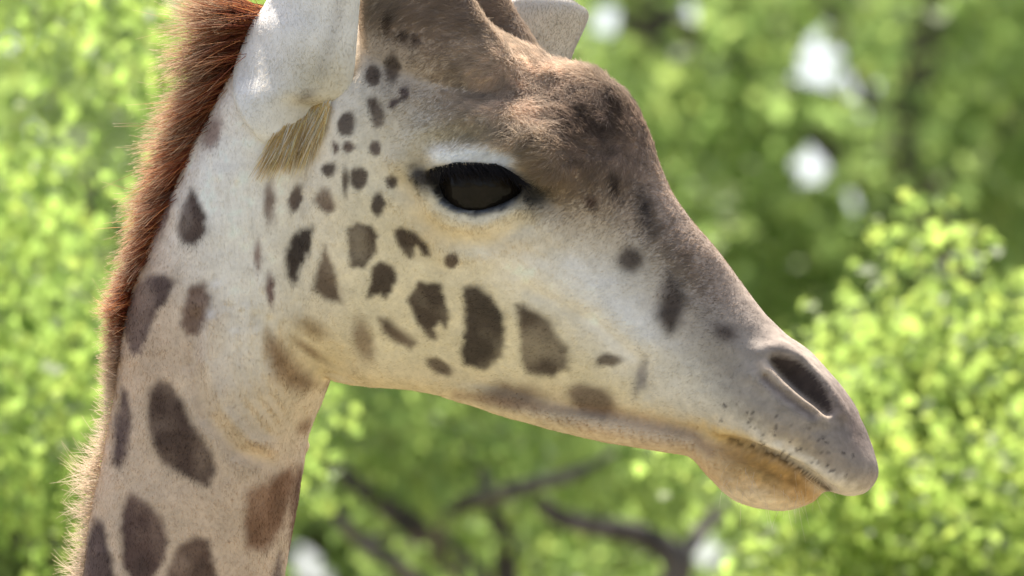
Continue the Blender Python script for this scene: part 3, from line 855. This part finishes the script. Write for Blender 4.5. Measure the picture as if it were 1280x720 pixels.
# ---- trunk, legs and tail (below the picture), coarser, same mesh
VV, FF = [], []
Z0 = -(CAM[2] + D * math.sin(PITCH)) / 1.0         # ground height in a level frame about the picture centre
def tube(pts, rad, m=24, sub=6, flat=1.0):
    A = catmull([list(p) + [r] for p, r in zip(pts, rad)], sub); R = []
    th = np.linspace(0, 2 * math.pi, m, endpoint=False)
    d = np.gradient(A[:, :3], axis=0); d /= np.linalg.norm(d, axis=1, keepdims=True)
    for a, t in zip(A, d):
        s = np.cross(t, [0, 1, 0.001]); s /= np.linalg.norm(s); b = np.cross(s, t)
        R.append(a[:3] + a[3] * (np.cos(th)[:, None] * s + flat * np.sin(th)[:, None] * b))
    add_rings(np.array(R))
def lv(x, y, z): return (x, y, z)                   # level frame: origin = picture centre, z up
nb = 1.0
tube([lv(-.36, .03, -.50), lv(-.42, .05, -.70), lv(-.55, .08, -1.05), lv(-.72, .10, -1.45), lv(-.95, .10, -1.85), lv(-1.15, .10, -2.1)], [.09, .113, .135, .17, .24, .28], flat=.85)
tube([lv(-.78, .10, -2.02), lv(-.95, .10, -2.03), lv(-1.25, .10, -2.06), lv(-1.6, .10, -2.12), lv(-1.95, .10, -2.20), lv(-2.2, .10, -2.28), lv(-2.34, .10, -2.32)], [.16, .30, .40, .39, .34, .26, .10], flat=.78)
for sy in (-1, 1):
    y = .10 + sy * .15
    tube([lv(-1.02, y, -2.15), lv(-1.03, y, -2.55), lv(-1.00, y, -2.95), lv(-1.00, y, -3.10), lv(-1.02, y, -3.55), lv(-1.02, y, -3.72), lv(-.98, y, Z0 + .08), lv(-.97, y, Z0 + .003)],
         [.16, .105, .072, .078, .050, .058, .068, .082], m=18)
    tube([lv(-2.08, y, -2.28), lv(-2.02, y, -2.65), lv(-2.12, y, -3.0), lv(-2.17, y, -3.12), lv(-2.12, y, -3.55), lv(-2.11, y, -3.72), lv(-2.06, y, Z0 + .08), lv(-2.05, y, Z0 + .003)],
         [.20, .13, .075, .078, .050, .058, .068, .082], m=18)
tube([lv(-2.28, .10, -2.22), lv(-2.38, .10, -2.5), lv(-2.40, .10, -2.85), lv(-2.40, .10, -3.1), lv(-2.41, .10, -3.4)], [.04, .025, .02, .035, .015], m=12)
Vb = np.concatenate(VV); tmp = mesh_obj('giraffe_trunk_raw', Vb, FF, None)
md = tmp.modifiers.new('r', 'REMESH'); md.mode = 'VOXEL'; md.voxel_size = 0.016
md = tmp.modifiers.new('s', 'SMOOTH'); md.factor = 0.5; md.iterations = 6
dg = bpy.context.evaluated_depsgraph_get()
meb = bpy.data.meshes.new_from_object(tmp.evaluated_get(dg)); bpy.data.objects.remove(tmp)
BP, BT = mesh_np(meb); bpy.data.meshes.remove(meb)
BC = net_pattern(BP)
w = smoothstep(Z0 + .9, Z0 + .5, BP[:, 2])[:, None]; BC = BC * (1 - w) + K(206, 190, 166) * w
w = smoothstep(Z0 + .12, Z0 + .09, BP[:, 2])[:, None]; BC = BC * (1 - w) + K(70, 60, 52) * w
w = (smoothstep(-2.33, -2.36, BP[:, 0]) * smoothstep(-2.85, -2.95, BP[:, 2]))[:, None]; BC = BC * (1 - w) + K(34, 28, 26) * w
CENTRE = CAM + D * FW
BW = BP + CENTRE
BW[:, 2] = np.maximum(BW[:, 2], 0.0)

# ---- assemble the giraffe
base = np.array([-1.5, 0.1, 0.0])
root = bpy.data.objects.new('giraffe', None); col.objects.link(root); root.location = base
tag(root, 'tall pale giraffe with brown patches, head turned in profile before the leafy trees', 'giraffe')
ew = to_world(EP); hw = to_world(HP)
allV = np.concatenate([hw, ew, BW]) - base
tris = [tuple(t) for t in HT.tolist()]
o1 = len(hw); o2 = o1 + len(ew)
faces = tris + [tuple(f) for f in (EF + o1).tolist()] + [tuple(f) for f in (BT + o2).tolist()]
body = mesh_obj('body', allV, faces, [COAT, EAR], root)
mi = np.zeros(len(faces), np.int32); mi[len(tris):len(tris) + len(EF)] = 1
body.data.polygons.foreach_set('material_index', mi)
color_attr(body.data, 'coat', np.concatenate([HC, EC, BC]))

# ---- eyes
def sphere(c, r, n=40):
    Vs, Fs = [], []
    for i in range(n + 1):
        a = math.pi * i / n
        for j in range(2 * n):
            b = math.pi * j / n
            Vs.append((c[0] + r * math.sin(a) * math.cos(b), c[1] + r * math.sin(a) * math.sin(b), c[2] + r * math.cos(a)))
    for i in range(n):
        for j in range(2 * n):
            Fs.append((i * 2 * n + j, i * 2 * n + (j + 1) % (2 * n), (i + 1) * 2 * n + (j + 1) % (2 * n), (i + 1) * 2 * n + j))
    return np.array(Vs), Fs
ER = 0.050
l_eye = (eye_front[0] - XREF) * SA + eye_front[1] * CA
ec = eye_front + LAT * (ER + 0.002)
for side in (0, 1):
    c = ec if side == 0 else ec - 2 * ((ec[0] - XREF) * SA + ec[1] * CA) * LAT
    Vs, Fs = sphere(c, ER)
    mesh_obj('eye', to_world(Vs) - base, Fs, EYE, root)

# ------------------------------------------------------------------ hair strands
def strands(name, P4, radius, C, mat, parent, kind=None):
    """P4 (n,k,3) view-frame points, C (n,3) colours"""
    n, k, _ = P4.shape
    hc = bpy.data.hair_curves.new(name)
    hc.add_curves([k] * n)
    W = (to_world(P4.reshape(-1, 3)) - base).astype(np.float32)
    hc.attributes['position'].data.foreach_set('vector', W.ravel())
    ra = hc.attributes.new('radius', 'FLOAT', 'POINT') if 'radius' not in hc.attributes else hc.attributes['radius']
    prof = np.linspace(1, 0.25, k)
    ra.data.foreach_set('value', (np.asarray(radius).reshape(-1, 1) * prof[None]).astype(np.float32).ravel() if np.ndim(radius) else np.tile(radius * prof, n).astype(np.float32))
    ca = hc.attributes.new('strand_color', 'FLOAT_COLOR', 'CURVE')
    buf = np.ones((n, 4), np.float32); buf[:, :3] = C
    ca.data.foreach_set('color', buf.ravel())
    hc.materials.append(mat)
    o = bpy.data.objects.new(name, hc); col.objects.link(o); o.parent = parent
    if kind: o['kind'] = kind
    return o

def sample(P, T, weight, n, r):
    a = np.linalg.norm(np.cross(P[T[:, 1]] - P[T[:, 0]], P[T[:, 2]] - P[T[:, 0]]), axis=1) * weight
    c = np.cumsum(a); i = np.searchsorted(c, r.random(n) * c[-1])
    u = r.random(n); v = r.random(n); f = u + v > 1; u[f] = 1 - u[f]; v[f] = 1 - v[f]
    t = T[i]
    return P[t[:, 0]] + (P[t[:, 1]] - P[t[:, 0]]) * u[:, None] + (P[t[:, 2]] - P[t[:, 0]]) * v[:, None], i, u, v

NF = 480000
cen = HP[HT].mean(1); cpx, cpy, cl = head_px(cen)
tn = np.cross(HP[HT[:, 1]] - HP[HT[:, 0]], HP[HT[:, 2]] - HP[HT[:, 0]]); tn /= np.linalg.norm(tn, axis=1, keepdims=True) + 1e-12
rawpy = 360 - cen[:, 2] / S
wgt = np.where(tn[:, 1] < 0.25, 1.0, 0.25) * (rawpy < 790) * (rawpy > -90)
wgt = wgt * (poly_sd(cpx, cpy, EYE_POLY) > 3) * (poly_sd(cpx, cpy, NOSTRIL) > 2) * (line_d(cpx, cpy, MOUTH) > 3.5)
r2 = np.random.default_rng(21)
FP, fi, fu, fv = sample(HP, HT, wgt, NF, r2)
t = HT[fi]; FN = HN[t[:, 0]] * (1 - fu - fv)[:, None] + HN[t[:, 1]] * fu[:, None] + HN[t[:, 2]] * fv[:, None]
FN /= np.linalg.norm(FN, axis=1, keepdims=True)
fx, fy, fl = head_px(FP)
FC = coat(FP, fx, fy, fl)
# lie of the hair: backwards over the face, down the neck, whorled on the forehead
ang = np.zeros(NF)
neckw = smoothstep(440, 330, fx)
dirx = -0.75 * (1 - neckw) + 0.05 * neckw; diry = 0.35 * (1 - neckw) + 0.95 * neckw
fore = np.clip(gau(fx, fy, 690, 125, 80, 60, 25) * 1.4, 0, 1)
nA = fnoise(FP, 22, 2, 31) * (0.28 + 1.8 * fore)
below = gau(fx, fy, 600, 300, 80, 30)
dirx = dirx * (1 - below); diry = diry * (1 - below) + below
muz = smoothstep(860, 980, fx)
dirx = dirx * (1 - muz) - 0.3 * muz; diry = diry * (1 - muz) + 0.8 * muz
dx = dirx * np.cos(nA) - diry * np.sin(nA); dy = dirx * np.sin(nA) + diry * np.cos(nA)
FD = np.stack([dx, np.where(fl > 0, 0, 0), -dy], 1) + r2.normal(0, .15, (NF, 3)) * (1 + fore)[:, None]
FD -= (FD * FN).sum(1, keepdims=True) * FN; FD /= np.linalg.norm(FD, axis=1, keepdims=True) + 1e-9
browt = np.exp(-0.5 * (line_d(fx, fy, [(640, 165), (668, 185), (690, 210)]) / 10) ** 2)
length = 0.0038 + 0.0085 * fore + 0.010 * browt + 0.0004 * neckw - 0.0012 * muz
length = length + .004 * gau(fx, fy, 850, 320, 60, 20, 45) + 0.006 * smoothstep(60, 10, fy) * smoothstep(440, 480, fx)
length = np.clip(length * r2.uniform(.6, 1.35, NF), .002, .03)
length *= 1 - 0.6 * smoothstep(14, 4, poly_sd(fx, fy, EYE_POLY))
lift = 0.17 + 0.42 * fore + r2.normal(0, .08, NF)
step = (FD + FN * np.clip(lift, .05, 1)[:, None])
step /= np.linalg.norm(step, axis=1, keepdims=True)
p0 = FP - FN * 0.0006
p1 = p0 + step * (length * .5)[:, None]
p2 = p1 + (step * .75 + FD * .35 - FN * .10 + r2.normal(0, .12, (NF, 3))) * (length * .5)[:, None]
tipc = FC * (r2.uniform(.89, 1.13, NF) * (1 + 0.50 * fore * fnoise(FP, 120, 2, 41)))[:, None]
strands('fur', np.stack([p0, p1, p2], 1), 0.00024, np.clip(tipc, .004, .9), FUR, root, 'stuff')

# ---- short fur on the ears
EN_F = np.concatenate([EF[:, [0, 1, 2]], EF[:, [0, 2, 3]]])
NE = 30000
eP, ei, eu, ev = sample(EP, EN_F, np.ones(len(EN_F)) * (360 - EP[EN_F].mean(1)[:, 2] / S > -120), NE, r2)
en = np.cross(EP[EN_F[:, 1]] - EP[EN_F[:, 0]], EP[EN_F[:, 2]] - EP[EN_F[:, 0]])[ei]; en /= np.linalg.norm(en, axis=1, keepdims=True) + 1e-12
et = EN_F[ei]; eC = EC[et[:, 0]] * (1 - eu - ev)[:, None] + EC[et[:, 1]] * eu[:, None] + EC[et[:, 2]] * ev[:, None]
ed = np.tile([0.10, 0, 0.95], (NE, 1)) + r2.normal(0, .25, (NE, 3)); ed -= (ed * en).sum(1, keepdims=True) * en; ed /= np.linalg.norm(ed, axis=1, keepdims=True) + 1e-9
eL = r2.uniform(.0014, .003, NE)[:, None]
e1 = eP + (ed + .3 * en) * eL * .5; e2 = e1 + (ed + r2.normal(0, .1, (NE, 3))) * eL * .5
strands('ear_fur', np.stack([eP, e1, e2], 1), 0.00016, np.clip(eC * r2.uniform(.92, 1.1, (NE, 1)), .01, .9), FUR, root, 'stuff')

# ---- mane
MR = [(322, 14), (303, 50), (287, 88), (268, 122), (247, 165), (224, 213), (204, 260), (184, 308), (163, 355), (150, 405), (143, 470), (132, 540), (120, 600), (110, 660), (102, 725), (88, 820), (60, 960)]
MRc = catmull(MR, 12)
tl = np.concatenate([[0], np.cumsum(np.linalg.norm(np.diff(MRc, axis=0), axis=1))])
r3 = np.random.default_rng(5)
NM = 21000
sy = r3.random(NM) ** 1.45 * tl[-1]
sy = sy[(sy < 520) | (r3.random(NM) < .34)]; NM = len(sy)
mx_ = np.interp(sy, tl, MRc[:, 0]); my_ = np.interp(sy, tl, MRc[:, 1])
Lm = np.interp(my_, [10, 40, 80, 130, 200, 260, 330, 400, 470, 540, 570, 600, 640, 660, 700, 720, 960], [104, 100, 92, 86, 72, 60, 42, 32, 24, 22, 36, 46, 40, 26, 36, 42, 40])
am = np.interp(my_, [10, 60, 120, 200, 300, 400, 500, 600, 700, 960], [176, 192, 203, 212, 214, 200, 180, 176, 186, 190])   # degrees, 180 = left, >180 = left and down
clump = np.floor(my_ / 9 + r3.normal(0, .35, NM)) + 60 * r3.integers(0, 3, NM)
crng = np.random.default_rng(8); coff = crng.normal(0, 11, 400); clen = crng.uniform(.68, 1.14, 400); ctone = crng.uniform(.5, 1.45, 400)
ci = clump.astype(int) % 400
am = np.radians(am + coff[ci] + r3.normal(0, 6, NM)); Lm = Lm * clen[ci] * r3.uniform(.55, 1.08, NM)
wild = r3.random(NM) < .03
am = am + wild * r3.normal(0, .35, NM); Lm = Lm * np.where(wild, 1.25, 1)
yc = np.interp(my_, [0, 300, 720, 1000], [.05, .06, .075, .085])
dep = r3.normal(0, .011, NM) + (ci % 7 - 3) * .003
root_in = r3.uniform(-6, 14, NM) * np.interp(my_, [300, 420], [1, .5])
Lm = Lm * np.where((my_ > 390) & (r3.random(NM) < .55), .45, 1)
X0 = (mx_ + root_in - 640) * S; Z0m = (360 - my_ + r3.normal(0, 3, NM)) * S
dX = np.cos(am) * Lm * S; dZ = np.sin(am) * Lm * S
q0 = np.stack([X0, yc + dep, Z0m], 1)
dv = np.stack([dX, dep * r3.uniform(.2, 1.6, NM), dZ], 1)
curlz = r3.normal(0.0, np.where(my_ > 380, .28, .10)) * Lm * S + np.where(my_ > 380, .16, -.03) * Lm * S
pts = []
for tt in (0, .3, .65, 1.0):
    p = q0 + dv * tt; p[:, 2] += curlz * tt * tt; pts.append(p)
MC = np.where(r3.random((NM, 1)) < .35, K(182, 118, 72), K(130, 70, 46)) * r3.uniform(.55, 1.3, (NM, 1))
MC = MC * ctone[ci][:, None]
lowm = smoothstep(380, 520, my_)[:, None]; MC = MC * (1 - lowm) + lowm * K(216, 196, 170) * r3.uniform(.6, 1.15, (NM, 1))
strands('mane', np.stack(pts, 1), 0.00034, np.clip(MC, .01, .9), MANE, root)

# ---- eyelashes, ear tuft, whiskers and the stray hairs of the outline
r4 = np.random.default_rng(15)
def tuft(name, roots, dirs, lens, bend, colr, radius, mat=HAIR):
    n = len(roots); P = []
    for tt in (0, .35, .7, 1.0):
        P.append(roots + dirs * (lens * tt)[:, None] + bend * (lens * tt * tt)[:, None])
    return strands(name, np.stack(P, 1), radius, colr, mat, root)
# lashes along the upper lid
n = 600; u = r4.random(n) ** .8
lx = np.interp(u, [0, .3, .7, 1], [538, 570, 620, 650]); ly = np.interp(u, [0, .3, .7, 1], [216, 208, 210, 228])
ly = ly - r4.uniform(0, 5, n)
sy_ = np.array([surf(a, b) for a, b in zip(lx, ly)])
R_ = np.stack([(lx - 640) * S, sy_ - .002, (360 - ly) * S], 1)
Dd = np.stack([r4.normal(.25, .3, n) + (u - .5) * .6, np.full(n, -.75), r4.normal(-.45, .2, n)], 1); Dd /= np.linalg.norm(Dd, axis=1, keepdims=True)
tuft('eyelashes', R_, Dd, r4.uniform(.007, .020, n), np.tile([0.25, -.05, -.35], (n, 1)), np.tile(K(24, 20, 20), (n, 1)), .00035)
# golden tuft under the ear
n = 3600; u = r4.random(n); v = r4.random(n) ** 1.2
lx = 368 + u * 44 - v * (30 - 14 * u) + r4.normal(0, 3, n); ly = 126 + v * (40 + 10 * (1 - u)) + (1 - u) * 10 + r4.normal(0, 4, n)
sy_ = np.array([surf(a, b) for a, b in zip(lx, ly)])
R_ = np.stack([(lx - 640) * S, sy_ - .007, (360 - ly) * S], 1)
Dd = np.stack([-.50 + r4.normal(0, .10, n) + .30 * u, -.16 + r4.normal(0, .08, n), np.full(n, -.85)], 1); Dd /= np.linalg.norm(Dd, axis=1, keepdims=True)
cl_ = np.sin(u * 40 + v * 3) * .5 + .5
CC = np.where(r4.random((n, 1)) < .35, K(232, 222, 200), K(216, 188, 134)) * (.72 + .5 * cl_)[:, None] * r4.uniform(.75, 1.25, (n, 1))
tuft('ear_tuft', R_, Dd, (.008 + .034 * r4.random(n) ** 1.8), np.tile([-.05, .30, -.1], (n, 1)), np.clip(CC, .02, .8), .00034)
# whiskers of the muzzle and chin
n = 46; lx = r4.uniform(900, 1035, n); ly = np.interp(lx, [900, 940, 975, 1010, 1040, 1075], [605, 628, 636, 628, 612, 616]) - r4.uniform(0, 45, n)
sy_ = np.array([surf(a, b) for a, b in zip(lx, ly)])
R_ = np.stack([(lx - 640) * S, sy_, (360 - ly) * S], 1)
Dd = np.stack([r4.normal(.1, .35, n), np.full(n, -.5), r4.normal(-.8, .2, n)], 1); Dd /= np.linalg.norm(Dd, axis=1, keepdims=True)
tuft('whiskers', R_, Dd, r4.uniform(.012, .035, n), np.tile([0.1, 0, -.2], (n, 1)), np.tile(K(206, 190, 168), (n, 1)), .00018)
